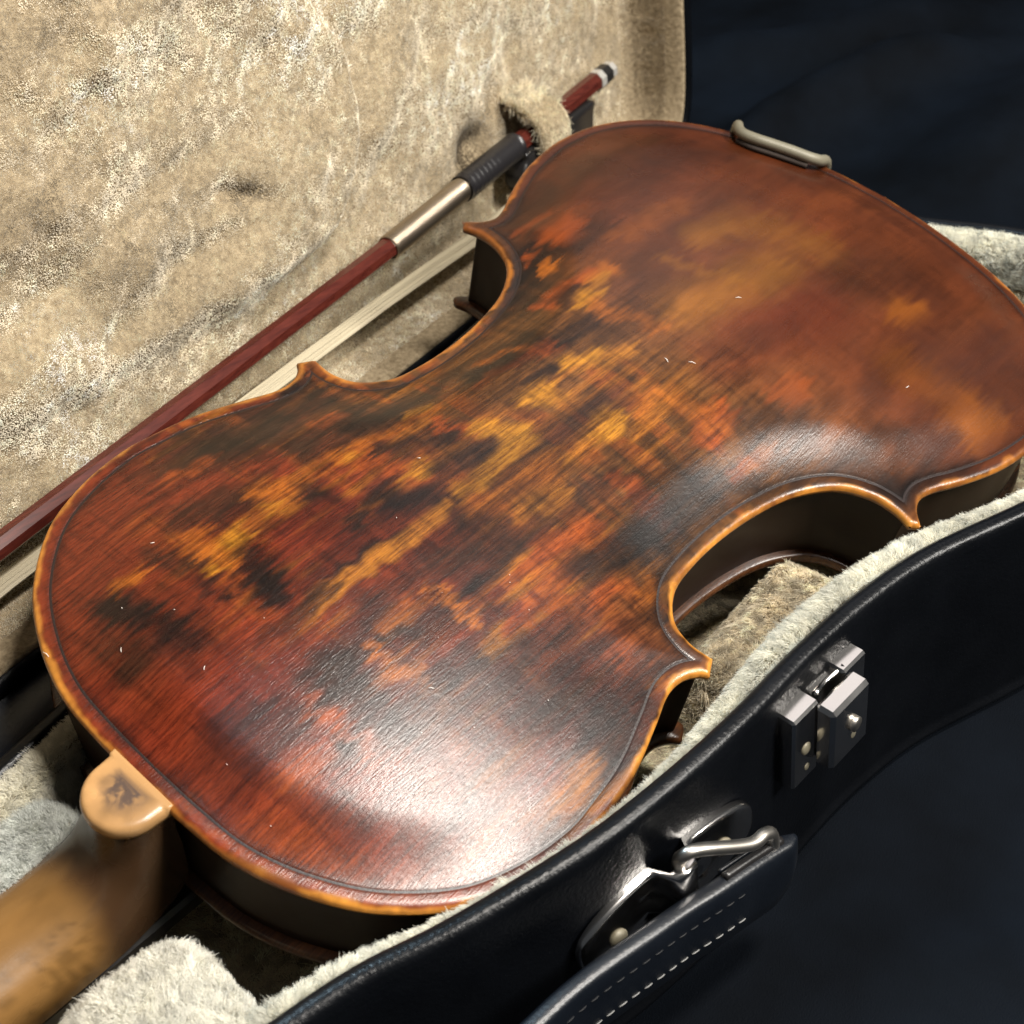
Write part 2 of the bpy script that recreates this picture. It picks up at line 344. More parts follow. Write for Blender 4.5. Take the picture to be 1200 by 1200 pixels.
STROKES = """
47.1 74.6 105.5 63.8 8.6 D 0.9;81 65.3 106.2 60.9 13.1 D 0.85;65 68 78.2 63.9 4.6 V 0.9;58.6 51.6 80.1 46.6 9.4 D 0.8;62.5 43.9 74.6 42.2 6.1 K 0.7;
25.5 64.3 54.7 69.8 16.6 R 0.9;30.2 60 27.8 43.1 13.4 R 0.8;73.7 78.6 109.1 67.7 6.5 K 0.8;53.4 33.5 75.4 37.3 6 Y 0.95;54.6 44.4 54.8 31.1 7 O 0.85;
50.4 33.3 50.9 32 3.2 Y 0.9;78.7 45.7 87.4 39 6.2 O 0.85;61.2 29 58.7 14.7 8 K 0.95;45.1 46.8 47.8 37.7 5.9 D 0.85;46.2 29.5 46.5 28.9 5.3 K 0.85;
48.2 22.3 48.5 21.3 4.2 K 0.85;32.5 45.5 38.4 45.4 3.7 O 0.9;27.5 43.4 33 19 8.9 K 0.95;16.6 34.8 20.7 21.6 9.8 D 0.85;17 49.6 11.9 32.8 10.4 R 0.7;
118.5 70.4 119.7 53.5 13.8 K 0.95;111.9 52.6 114.1 50.6 5.9 V 0.95;99.4 50.1 131.1 40.1 10.5 D 0.9;113.1 46.8 149.1 39.5 4.8 K 0.8;
112 38.7 143.3 34 3.2 O 0.95;132.5 37.9 140.4 36.6 3 Y 0.7;102.8 39 109.4 34.3 6.3 O 0.95;104.6 37.3 106.8 36.2 3.4 Y 0.6;
114.6 30.9 136.7 21 8.1 K 0.85;135 29.1 138.4 15.8 4.7 V 0.9;140.2 17.4 146.2 14.3 5.9 Y 0.95;108.4 31.6 117.1 16.3 5.7 V 0.9;
115.6 20.2 119.4 18.5 5.1 Y 0.85;88.7 35.2 90.5 27.6 7.2 K 0.97;73.4 25.7 88.3 21.3 13.1 E 0.85;71.8 37.4 72 20.9 8.1 E 0.7;
102.6 17.4 111.9 8.8 11.1 K 0.95;88.2 17.2 89.6 16 4.9 D 0.9;122.3 14.5 137.6 11 8.6 K 0.8;119.2 3 149.2 5.1 5.7 Y 0.9;72.5 6.7 96.3 5.6 4.8 K 0.9;
68.7 3.7 111.8 4.7 3.8 G 0.95;41.5 3.7 69.9 4.1 5.2 G 0.8;111.6 -3.6 117.5 -11.1 8.8 D 0.8;95 -4.6 120.6 -19.5 7.1 D 0.6;
117.7 -2.9 141.6 -9.6 7.3 O 0.6;111.5 -18 126.5 -20.8 6 K 0.85;74.8 -5.2 107.4 -12.2 6.4 D 0.7;201.3 57.4 230.1 66.9 20.4 K 0.9;
235.8 56.2 247.6 56.1 11.9 K 0.9;235.5 66.7 243.3 67 8.5 V 0.97;218.9 57.4 223 56.3 4.4 O 0.9;219.2 65.3 222.4 66.1 3.1 V 0.9;
229.4 77.2 243.4 78.1 2.5 V 0.7;203.3 43.5 225.4 43.9 5.3 V 0.95;221.9 41.1 231.7 38.6 6.1 O 0.95;221.7 37.3 226.8 36.9 4.7 Y 0.6;
210.1 33.3 216.2 33.6 5.9 Y 0.85;208.3 40.3 216.7 39.9 4.3 K 0.9;211.7 29.2 218.4 8.8 6.5 O 0.75;189.7 28.4 206.1 24.7 7.7 K 0.9;
221.8 30 230.1 27.4 9.4 P 0.5;185.3 17.7 193.7 13 6.3 Y 0.95;189.9 9.6 202.8 8.7 5 G 0.85;179.8 30.7 184.8 28.5 6.3 V 0.9;
169.6 39.6 177.5 35.9 4.7 O 0.9;172.7 21.8 178.5 19.7 5.6 K 0.85;160.5 37.5 175.4 30.5 6.2 K 0.85;157 32.6 184.8 28.5 3.1 V 0.5;
238 20.7 279.3 21.3 38.4 B 0.6;250.2 46.7 279.9 44.4 7.2 O 0.35;268.2 27.5 278.9 26.6 9.3 G 0.45;232 9 271.3 -0.7 15 G 0.5;
288.3 20 295.7 -4.5 14.5 G 0.3;248.8 28.8 256.3 5.1 4.8 G 0.35;164.7 15 169.9 15.3 7.9 Y 0.95;144.9 8.1 149.8 8.3 6.4 Y 0.9;
157.8 0.7 183.1 -1.3 9.6 P 0.65;151.7 -7.7 177.7 -8.2 4.7 Y 0.7;170 -7 176.7 -6.3 6.6 Y 0.6;186.4 -8.1 194 -9 4.3 O 0.6;
158.8 -23.6 158.7 -39.5 6.3 V 0.95;133.2 -15.1 149.7 -20.6 9.6 D 0.85;148.6 -38.8 176 -40.2 12.1 K 0.9;126.6 -36.2 150.5 -40.5 10 K 0.9;
194 -29.5 202.7 -28.6 8.6 V 0.95;197.9 -14.5 200 -31.1 6.2 O 0.5;181.5 -42.6 193.4 -46.9 10.8 K 0.8;191.2 -43 199.7 -44.2 4.2 V 0.6;
121.3 -25.1 138.7 -27.9 7.2 V 0.75;113.9 -28.3 122.8 -28.5 6 V 0.6;135.7 -51.7 140.3 -50.3 3.3 O 0.9;122.3 -46.3 130.5 -45.2 3.8 V 0.8;
136.7 -59.9 182.5 -60.5 5.7 K 0.9;159.7 -55 175.9 -58.9 2.3 V 0.6;133.3 -2.1 162.4 -10.4 6.9 O 0.45;125.4 -12.2 141.8 -14.3 5.6 G 0.5;
289.6 -42.7 295.6 -43.3 8.5 O 0.75;265.7 -84.9 273.5 -85.7 12.1 O 0.75;268.9 -55.5 271.4 -73.5 13.6 O 0.35;282.5 -67.4 304.2 -75.4 24.6 P 0.55;
278.6 -22.5 311.3 -23.6 18 D 0.35;208.8 -37.9 221.7 -40.6 14.4 D 0.65;218.9 -61.6 242.3 -71 8.9 D 0.6;225.1 -35.1 233.4 -37.9 8.4 V 0.55;
197.3 -45.8 206.2 -47.7 4.9 O 0.6;201.2 -65.1 250.5 -97.3 12.5 K 0.75;211.7 -82.9 223.8 -84.8 12.3 K 0.85;191 -59.4 207.2 -67.4 9.1 D 0.7;
222.7 -15 268.2 -22.1 20 E 0.3;276.2 81.1 313.7 61.3 15.3 D 0.35;228.8 81.4 253.3 86.5 9.3 D 0.6;43.2 5.7 67.8 5.3 4.1 K 0.9;
60.8 23.5 57.2 15.3 9 K 0.75;37.5 -0.6 50.1 -1 14.2 E 0.85;30.1 -8.9 39.5 -7.8 11.5 E 0.8;45.3 -10.7 73.8 -12.5 10.7 K 0.9;
51.4 -21.1 50.1 -31.2 11.4 K 0.85;42.3 -13.9 50.2 -14.7 14 D 0.7;63.6 -13.9 63.8 -27.1 3.1 O 0.9;66.6 -25.5 65.9 -40.4 3.3 O 0.9;
40.9 -16 41 -38.9 3.7 V 0.95;24.6 -28.2 29.7 -27.8 5.3 V 0.9;34.8 -32.1 38.2 -31.6 5.8 K 0.85;74.4 -18 87.9 -20.7 9.4 K 0.85;
69.7 -13.5 83 -12.9 3.4 O 0.6;88 -13.8 89.9 -27.9 3.4 O 0.85;96.6 -18.8 105.2 -18.9 7.5 K 0.85;56.5 -38.2 88.7 -41 15.6 K 0.75;
51.1 -54.1 58.1 -54.5 2.9 E 0.7;87.2 -35.8 91.9 -35.8 5.2 G 0.7;94.8 -35.7 112.1 -36.6 3.2 V 0.75;94.4 -50.8 122.8 -45.9 3.7 V 0.75;
111.1 -61 113.8 -60.6 3.7 V 0.9;113.7 -71 116.3 -71.3 3.9 O 0.95;98.7 -61.6 95.4 -79.7 22 K 0.8;81.3 -58.9 86.8 -71.2 19.6 K 0.7;
78.6 -75.1 67.1 -78.5 7.4 G 0.5;56.5 -58.2 59.6 -77.3 17 D 0.35;69.9 -54.7 87.1 -54 12.6 K 0.5;92 -44.1 118 -46.1 7.9 D 0.6;
17 2.2 33.7 -4.9 18.9 E 0.85;18.2 -5.6 31.4 -8.9 8.9 K 0.7;14.9 -15.4 31.2 -16.7 11.2 K 0.65;23.9 -27.5 32.9 -28.3 5.8 V 0.7;
10.4 -30.7 23.6 -60.2 10.8 V 0.6;4.8 -10.7 4.4 -12.9 2.9 V 0.8;3.8 -22.2 3.9 -25.3 2.9 V 0.7;26.7 -47.5 27.6 -57.7 9.5 E 0.5;
30.1 -66.1 48.8 -75.9 9.4 B 0.5;13.7 -6.2 11.8 -23.4 9.7 R 0.5;7.2 23.5 5.4 5.3 10 E 0.5;14.5 16.5 18.5 2.4 7.5 R 0.5;25.7 -37.2 29.8 -44.4 7.2 D 0.4;
41.1 -55.7 62.4 -64 14.5 D 0.3;57.8 -78.8 71.9 -83.2 4.8 D 0.5;
"""
# ------------------------------------------------------------------ the violin (own frame: x along the body, y across, z out of the back)
TILT = math.radians(18)
violin = empty('violin', loc=(0, 0, GZ * MM)); violin.rotation_euler = (TILT, 0, 0)
tag(violin, 'old red brown violin lying face down in the case, back patched dark and golden', 'violin')
UB = np.array(UBPTS); CB = np.array(CBPTS); LB = np.array(LBPTS)
UB[0, 1] = 0; LB[-1, 1] = 0
HALF = np.vstack([catmull(UB, 14), catmull(CB, 14), catmull(LB, 14)])
HALF = resample(HALF, 900)
# keep the corner tips crisp: put them back
def seg_dist(P, poly):
    a = poly[:-1]; d = poly[1:] - a; L = (d ** 2).sum(1) + 1e-9; out = np.empty(len(P))
    for s in range(0, len(P), 4000):
        q = P[s:s + 4000, None, :] - a[None]
        t = np.clip((q * d).sum(2) / L, 0, 1); r = q - t[..., None] * d
        out[s:s + 4000] = np.sqrt((r ** 2).sum(2).min(1))
    return out
def inside(P, poly):
    c = np.zeros(len(P), bool); x, y = P[:, 0], P[:, 1]; Q = np.roll(poly, -1, 0)
    for (x1, y1), (x2, y2) in zip(poly, Q):
        if y1 == y2: continue
        k = ((y1 > y) != (y2 > y)) & (x < (x2 - x1) * (y - y1) / (y2 - y1) + x1); c ^= k
    return c
COARSE = HALF[::4]
FULL = np.vstack([HALF, HALF[::-1][1:-1] * [1, -1]])
# arching: a membrane stretched over the outline, solved on a 2 mm grid
gx = np.arange(-6, 366, 2.); gy = np.arange(-112, 113, 2.)
GX, GY = np.meshgrid(gx, gy, indexing='ij'); GP = np.stack([GX.ravel(), np.abs(GY.ravel())], 1)
gd = seg_dist(GP, COARSE); gin = inside(np.stack([GX.ravel(), GY.ravel()], 1), FULL[::6])
mask = (gin & (gd > 1.0)).reshape(GX.shape)
U = np.zeros(GX.shape)
for it in range(5000):
    Un = np.zeros_like(U); Un[1:-1, 1:-1] = .25 * (U[2:, 1:-1] + U[:-2, 1:-1] + U[1:-1, 2:] + U[1:-1, :-2] + 4.0)
    U = np.where(mask, Un, 0)
U = U / U.max()
Uc = U[:, U.shape[1] // 2]; kk = np.ones(15) / 15; Uc = np.convolve(np.pad(Uc, 7, 'edge'), kk, 'valid')
U = U / ((Uc ** 2 + .3 ** 2) ** .5)[:, None] ** .6; U = U / U.max()
ARCH = 10.2 * U ** 1.05
def bspl(G, x, y):
    fx = (x - gx[0]) / 2; fy = (y - gy[0]) / 2; ix = np.floor(fx).astype(int); iy = np.floor(fy).astype(int); fx -= ix; fy -= iy
    def w(t): return [(1 - t) ** 3 / 6, (3 * t ** 3 - 6 * t ** 2 + 4) / 6, (-3 * t ** 3 + 3 * t ** 2 + 3 * t + 1) / 6, t ** 3 / 6]
    wx, wy = w(fx), w(fy); s = 0
    for a in range(4):
        for b in range(4):
            s = s + wx[a] * wy[b] * G[np.clip(ix + a - 1, 0, G.shape[0] - 1), np.clip(iy + b - 1, 0, G.shape[1] - 1)]
    return s
def archz(x, y):
    d = seg_dist(np.stack([np.ravel(x), np.abs(np.ravel(y))], 1), HALF[::2]); return bspl(ARCH, np.ravel(x), np.ravel(y)) * sstep(-5, 24, d)
# points of the back plate: rings close to the edge, a hexagonal net inside, triangulated
from mathutils.geometry import delaunay_2d_cdt
INW = normals2(HALF, False)
if abs((HALF + INW)[450, 1]) > abs(HALF[450, 1]): INW = -INW
def off(d):
    P = HALF + INW * d; g = seg_dist(P, HALF[::2]); return P[(g > d - .05) & (P[:, 1] > .15)]
st_ = 1.25; X_, Y_ = np.meshgrid(np.arange(0, 357, st_), np.arange(.3, 105, .34)); X_ = X_ + (np.arange(X_.shape[0]) % 2)[:, None] * st_ / 2
HEX = np.stack([X_.ravel(), Y_.ravel()], 1); HEX = HEX[inside(HEX, HALF[::3])]; HEX = HEX[bspl(gd.reshape(GX.shape), HEX[:, 0], HEX[:, 1]) > 8.3]
axx = np.arange(HALF[0, 0] + .4, HALF[-1, 0] - .4, .7); AXP = np.c_[axx, np.zeros(len(axx))]
pts = np.vstack([HALF, AXP] + [off(d) for d in (.2, .4, .7, 1.1, 1.6, 2.2, 2.9, 3.6, 4.1, 4.3, 4.45, 5.0, 5.2, 5.6, 6.1, 6.7, 7.4)] + [HEX])
nH = len(HALF); nA = len(AXP)
ed = [(i, i + 1) for i in range(nH - 1)] + [(nH - 1, nH + nA - 1)] + [(nH + i + 1, nH + i) for i in range(nA - 2, -1, -1)] + [(nH, 0)]
cv, ce, cf, ov, oe, of_ = delaunay_2d_cdt([Vector(p) for p in pts.tolist()], ed, [], 1, 1e-4)
pts = np.array([(v[0], v[1]) for v in cv]); TRI = np.array(cf)
dd = bspl(gd.reshape(GX.shape), pts[:, 0], pts[:, 1]); nearm = dd < 11
dd[nearm] = seg_dist(pts[nearm], HALF[::2])
h = bspl(ARCH, pts[:, 0], pts[:, 1]) * sstep(-5, 24, dd)
def edgeprofile(d):
    z = np.interp(d, [0, .15, .4, .8, 1.3, 1.9, 2.6, 3.6, 4.2, 4.35, 5.05, 5.2, 6.2, 9], [-1.5, -.9, -.45, -.1, .1, .2, .2, .1, .05, -.06, -.06, .0, -.02, 0])
    return z
zt = edgeprofile(dd) + h
# wear: the surface is not perfectly even
zt = zt + (fbm(pts[:, 0] / 14, pts[:, 1] / 14, 2, 3) - .5) * .10 * sstep(3, 9, dd)
COLS = dict(R=(.19, .030, .009), D=(.040, .016, .008), K=(.015, .0075, .0055), O=(.42, .115, .012), Y=(.50, .205, .016), V=(.32, .062, .010), E=(.20, .026, .009), B=(.19, .062, .022), G=(.43, .155, .016), P=(.065, .024, .017))
def painted(x, y, d):
    """old varnish: base red-brown, dark and golden blotches brushed along and across the grain"""
    st = vnoise(x / 16, y / .9, 11) - .5; st2 = vnoise(x / 9, y / 2.2, 12) - .5; cr = vnoise(x / 4, y / 9, 13) - .5
    wx = x + st * 6.5 + st2 * 4 + (fbm(x / 20, y / 20, 2, 14) - .5) * 3
    wy = y + cr * 3.0 + (fbm(x / 20, y / 20, 2, 15) - .5) * 3 + (vnoise(x / 22, y / 3, 22) - .5) * 2.4
    n = fbm(wx / 26, wy / 9, 3, 16); n2 = fbm(wx / 10, wy / 22, 3, 17)
    brk = .62 + .62 * fbm(x / 14, y / 3, 3, 19)
    c = np.empty(x.shape + (3,)); mid = np.array((.150, .056, .013)); low = np.array((.135, .032, .0095)); red = np.array(COLS['R'])
    k = sstep(90, 150, x)[..., None]; k2 = sstep(190, 260, x)[..., None]
    c[:] = red * (1 - k) + mid * k; c = c * (1 - k2) + low * k2
    c = c * (.62 + .8 * n[..., None]); c = c * (.8 + .4 * n2[..., None])
    plaid = sstep(.50, .66, .55 * fbm(x / 34, y / 2.4, 2, 61) + .45 * fbm(x / 3.2, y / 18, 2, 62)) * (1 - .6 * sstep(200, 260, x)); c = c * (1 - .35 * plaid[..., None])
    reg = sstep(.38, .60, fbm(x / 42, y / 36, 2, 65)) * sstep(30, 80, x) * (1 - .96 * sstep(180, 235, x))
    for f_, cc in ((sstep(.52, .72, fbm(x / 4.2, y / 26, 2, 66)) * reg * .75, (.32, .075, .010)), (sstep(.52, .74, fbm(x / 38, y / 3.2, 2, 67)) * reg * .8, (.38, .125, .013))):
        c = c * (1 - f_[..., None]) + np.array(cc) * f_[..., None]
    for s in STROKES.replace('\n', '').split(';'):
        s = s.split()
        if not s: continue
        x1, y1, x2, y2, w = map(float, s[:5]); al = float(s[6]); r = w * .5
        dxx, dyy = x2 - x1, y2 - y1; L2 = dxx * dxx + dyy * dyy + 1e-6
        sel = (wx > min(x1, x2) - w * 2) & (wx < max(x1, x2) + w * 2) & (wy > min(y1, y2) - w * 2) & (wy < max(y1, y2) + w * 2)
        if not sel.any(): continue
        px, py = wx[sel], wy[sel]; t = np.clip(((px - x1) * dxx + (py - y1) * dyy) / L2, 0, 1)
        e = np.sqrt((px - x1 - t * dxx) ** 2 + (py - y1 - t * dyy) ** 2) / r
        soft = .95 if x1 > 230 else .68
        f = (1 - sstep(1 - soft, 1 + soft * 1.3, e))[:, None] * al; f = np.clip(f * brk[sel][:, None], 0, .97) * (.6 if s[5] == 'B' else 1)
        c[sel] = c[sel] * (1 - f) + np.array(COLS[s[5]]) * f
    lines = sstep(.52, .72, fbm(x / 26, y / 1.1, 2, 63)) * (.75 - .65 * sstep(190, 250, x)); cross = sstep(.56, .72, fbm(x / 2.6, y / 14, 2, 64)) * (.5 - .45 * sstep(190, 250, x))
    c = c * (1 - .34 * lines[..., None]) * (1 - .5 * cross[..., None])
    smoke = sstep(.46, .66, fbm(x / 30, y / 17, 3, 70)) * sstep(50, 90, x) * (1 - .5 * sstep(230, 280, x)); c = c * (1 - .42 * smoke[..., None])
    # fine dark breaks in the varnish
    br = sstep(.54, .70, fbm(x / 12, y / 1.3, 2, 21)) * sstep(20, 70, x) * (1 - sstep(200, 260, x)) * .55
    c = c * (1 - br[..., None] * .75)
    # dark dirt in the channel, worn golden edge
    ch = np.exp(-((d - 5.2) / 1.5) ** 2) * (.5 + .5 * fbm(x / 12, y / 12, 2, 23)); c = c * (1 - .72 * ch[..., None])
    wear = fbm(x / 7, y / 7, 3, 25); ew = (1 - sstep(.6, 2.0, d + (wear - .5) * 3.6))[..., None]
    gold = np.array((.50, .20, .030)) * (.55 + .9 * wear[..., None]); orange = np.array((.30, .085, .012))
    far = sstep(170, 290, x)[..., None] * .55; lf = (sstep(20, 60, y) * sstep(110, 150, x))[..., None] * .5
    ec = gold * (1 - np.clip(far + lf, 0, .8)) + orange * .8 * np.clip(far + lf, 0, .8)
    w2 = sstep(.22, .62, .35 * fbm(x / 3.5, y / 3.5, 3, 27) + .65 * fbm(x / 16, y / 16, 2, 29))[..., None]; ec = np.array((.14, .042, .010)) * (1 - w2) + ec * (.75 + .5 * fbm(x / 1.2, y / 1.2, 2, 28)[..., None]) * w2
    return (c * (1 - ew)) * (.68 - .25 * sstep(205, 270, x))[..., None] + ec * ew * .9
tintL = painted(pts[:, 0], pts[:, 1], dd); tintR = painted(pts[:, 0], -pts[:, 1], dd)
nc = HALF.shape[0]
def backhalf(sgn, tint):
    und = [np.c_[HALF + INW * d, np.full(nc, z)] for d, z in ((3.4, -3.3), (1.1, -3.2), (.45, -2.9), (.12, -2.3), (0, -1.5))]
    ew = np.vstack([tint[:nH] * k for k in (.6, .7, .8, .9, 1.0)])
    top = np.c_[pts, zt]; A = np.vstack([top] + und) * [1, sgn, 1]
    ar = np.cross(pts[TRI[:, 1]] - pts[TRI[:, 0]], pts[TRI[:, 2]] - pts[TRI[:, 0]]); tri = np.where(((ar > 0) == (sgn > 0))[:, None], TRI, TRI[:, ::-1])
    F = [tuple(t) for t in tri.tolist()] + [tuple(int(i) + len(pts) for i in q) for q in gridfaces(5, nc, flip=(sgn > 0))]
    return A, F, np.vstack([tint, ew])
A1, F1, T1 = backhalf(1, tintL); A2, F2, T2 = backhalf(-1, tintR)
VB, FB = joinm([(A1, F1), (A2, F2)]); TB = np.vstack([T1, T2])
gr = (1 - .88 * sstep(170, 245, pts[:, 0])) * sstep(2.0, 4.5, dd); gr = np.r_[gr, np.full(5 * nc, .05)]; TB = np.c_[TB, np.r_[gr, gr]]
back = mesh('back', VB, FB, M_back, violin, tint=TB, world=False)
import bmesh
bm = bmesh.new(); bm.from_mesh(back.data); bmesh.ops.remove_doubles(bm, verts=bm.verts, dist=2e-6); bm.to_mesh(back.data); bm.free()
# purfling: thin dark line inlaid along the edge
def offset_half(d):
    P = HALF + INW * d; g = seg_dist(P, HALF[::2]); P = P[(g > d - .05) & (P[:, 1] >= -.5)]
    return resample(P, 700)
def strip(dlist, zf):
    L = []
    for sgn in (1, -1):
        R_ = [offset_half(d) for d in dlist]
        L.append((np.concatenate([np.c_[r * [1, sgn], zf(r, d)] for r, d in zip(R_, dlist)]), gridfaces(len(dlist), 700, flip=(sgn < 0)).tolist()))
    return joinm(L)
PV, PF = strip([4.35, 4.7, 5.05], lambda r, d: np.full(len(r), -.05 + (.03 if d == 4.7 else 0)) + archz(r[:, 0], r[:, 1]))
mesh('purfling', PV, PF, M_purf, back, world=False)
# button over the neck heel
def button():
    a = np.linspace(-math.pi / 2, math.pi / 2, 40); R_ = 10.6
    out = np.c_[-3.5 - R_ * np.cos(a) * .98, R_ * np.sin(a)]
    out = np.vstack([[(2.4, -R_ - .4)], out, [(2.4, R_ + .4)]]); out = resample(out, 110)
    c0 = np.array([-3.0, 0]); rowsb = []
    for fr, z in ((.88, -4.6), (.975, -4.0), (1, -2.2), (.975, -.9), (.93, -.1), (.86, .24), (.78, .34)) + tuple((f_, .40) for f_ in np.linspace(.7, .01, 16)):
        v = out - c0; P = c0 + v * fr; q = np.where(P[:, 0] > .6, np.maximum(z, .34) if z > -2 else z, z); rowsb.append(np.c_[P, q])
    V = np.vstack(rowsb); F = gridfaces(len(rowsb), 110, wrap=True, flip=True).tolist() 
    x, y = V[:, 0], V[:, 1]; n_ = fbm(x / 2.2, y / 2.2, 4, 41); e = np.hypot(x + 3, y)
    dark = ((.35 + .6 * sstep(.32, .62, n_)) * (1 - sstep(3.6, 8.2, e + (n_ - .5) * 5)))[:, None]
    c = np.array((.33, .185, .075)) * (.5 + 1.0 * fbm(x / 5, y / 5, 2, 42)[:, None]); c = c * (1 - dark) + np.array((.06, .042, .036)) * dark
    mesh('button', V, F, M_neck, back, tint=c, world=False)
button()
# ribs and belly
def ringwall(inset, z0, z1, name, mat_, nz=2):
    L = []
    for sgn in (1, -1):
        P = offset_half(inset); zz = np.linspace(z0, z1, nz)
        L.append((np.concatenate([np.c_[P * [1, sgn], np.full(len(P), z)] for z in zz]), gridfaces(nz, 700, flip=(sgn > 0)).tolist()))
    V, F = joinm(L); return mesh(name, V, F, mat_, violin, world=False)
ringwall(3.0, -3.0, -34.6, 'rib', M_rib, 6)
def belly():
    L = []
    for sgn in (1, -1):
        rws = [np.c_[offset_half(d), np.full(700, z)] for d, z in ((3.6, -34.2), (1.1, -34.4), (.3, -34.9), (.02, -36.2), (.3, -37.6), (1.2, -38.5), (5, -38.0))]
        last = rws[-1][:, :2]; spn = np.c_[np.clip(last[:, 0], 40, 310), np.zeros(700)]
        for t in (.15, .35, .6, .85, 1.0): rws.append(np.c_[last + (spn - last) * t, -38.2 - 14 * math.sin(t * math.pi / 2) ** 1.3 * np.ones(700)])
        V = np.concatenate(rws) * [1, sgn, 1]; L.append((V[:], gridfaces(len(rws), 700, flip=(sgn > 0)).tolist()))
    V, F = joinm(L); x, y, z = V.T
    wear = fbm(x / 6, y / 6 + z, 3, 31)[:, None]; e = (np.abs(z + 35.6) < 1.6)[:, None]
    c = np.where(e, np.array((.075, .028, .010)) * (.4 + 1.2 * wear), np.array((.10, .035, .012)))
    mesh('belly', V, F, M_edge, violin, tint=c, world=False)
belly()
# neck with its heel, and the fingerboard under it
def neck():
    prof = np.array([(-12.2, -3.9, 9.8, 0, 15), (-12.6, -6, 10.2, 2, 15), (-13.6, -10, 11.2, 8, 16), (-16, -14.5, 12.8, 22, 20), (-20, -18.2, 14.2, 40, 26), (-26, -21, 15.2, 60, 22),
                     (-34, -22.6, 15.6, 78, 18), (-44, -23.2, 15.4, 88, 17.2), (-60, -23.2, 15.0, 90, 17), (-90, -22.6, 14.2, 90, 17.6), (-130, -21.5, 13.4, 90, 18.6), (-180, -20, 12.6, 90, 20)])
    prof = catmull(prof, 7); a = np.linspace(-math.pi / 2, math.pi / 2, 44); V = []
    for x, z, w, ang, L in prof:
        D = np.array([math.cos(math.radians(ang)), 0, -math.sin(math.radians(ang))])
        lat = w * np.sign(np.sin(a)) * np.abs(np.sin(a)) ** .86; dep = L * (1 - np.abs(np.cos(a)) ** .72)
        V.append(np.array([x, 0, z]) + dep[:, None] * D + np.c_[np.zeros(44), lat, np.zeros(44)])
    V = np.vstack(V); F = gridfaces(len(prof), 44).tolist()
    x, y, z = V.T; n_ = fbm(x / 14, y / 5, 3, 51)[:, None]; pits = .5 * sstep(.50, .70, fbm(x / 1.6, y / 1.6, 2, 52)) * sstep(2, 9, -y) * sstep(20, 30, -x)
    heel = sstep(-30, -19, x + (n_[:, 0] - .5) * 10)[:, None]
    c = np.array((.175, .090, .027)) * (.6 + .8 * n_); c = c * (1 - heel) + np.array((.040, .020, .009)) * heel
    c = c * (1 - .62 * pits[:, None])
    nk = mesh('neck', V, F, M_neck, violin, tint=c, world=False)
    fb = rbox(-85, 0, -44.6, 95, 14.5, 4.0, 1.2); V = fb[0].copy(); V[:, 1] *= np.interp(V[:, 0], [-180, 10], [.86, 1.12])
    mesh('fingerboard', V, fb[1], M_ebony, nk, smooth=False, world=False)
neck()
# chin rest clamp hooked over the back edge
def clamp():
    P = catmull([(349, 66, -22), (348.5, 65, -6), (346.2, 63.6, 1.4), (341, 60.5, 3.9), (337.0, 56, 4.6), (337.0, 50, 4.8), (339.5, 43, 4.8), (342.2, 36, 4.8), (344.6, 30.5, 4.6), (348.5, 27.6, 3.9), (354.5, 27.2, 1.6), (358.2, 27.6, -6), (358.8, 28, -22)], 8)
    P[:, 2] += np.where(P[:, 2] > 0, archz(P[:, 0], P[:, 1]), 0); r = np.full(len(P), 2.15)
    V, F = tube(P, r, 14)
    c = mesh('chinrest_clamp', V, F, M_clamp, violin, world=False)
    Q = catmull([(337.5, 57, 1.7), (336.6, 50, 1.7), (339, 43, 1.7), (341.8, 36, 1.7), (344.5, 29.8, 1.7)], 8)
    V, F = tube(Q, 2.5, 10); V[:, 2] = archz(V[:, 0], V[:, 1]) + 1.2 + (V[:, 2] - 1.7) * .62
    mesh('cork_pad', V, F, M_cork, c, world=False)
    for x, y in ((349.2, 66.2), (359, 28)):
        V, F = tube([(x, y, -36), (x, y, -20)], 3.1, 14); mesh('barrel', V, F, M_clamp, c, world=False)
clamp()
# lint on the varnish
def lint():
    L = []; rng = np.random.default_rng(3)
    for x, y, ln in ((207.6, -2.5, 2.2), (213, -8.8, 2.4), (47, 50.8, 1.1), (7.2, 44.0, 2.2), (250, -1, 2.0), (30, 10, 1.2), (66, -34, 1.4), (120, 22, 1.0), (262, -62, 1.6), (20, 30, 1.3)) + tuple((rng.uniform(5, 110), rng.uniform(-60, 60), rng.uniform(.2, .5)) for _ in range(14)):
        z = float(archz(np.array([x]), np.array([y]))[0]) + .3; a = rng.uniform(0, 6.28)
        d = np.array([math.cos(a), math.sin(a), 0]) * ln / 2; b = np.array([-d[1], d[0], 0]) * .18
        L.append(tube([np.array([x, y, z]) - d, np.array([x, y, z + .15]) + b, np.array([x, y, z + .1]) + d], [.07, .09, .06] if ln > .8 else [.06, .08, .05], 5))
    V, F = joinm(L); o = mesh('lint', V, F, M_lint, violin, world=False); o['kind'] = 'stuff'
lint()
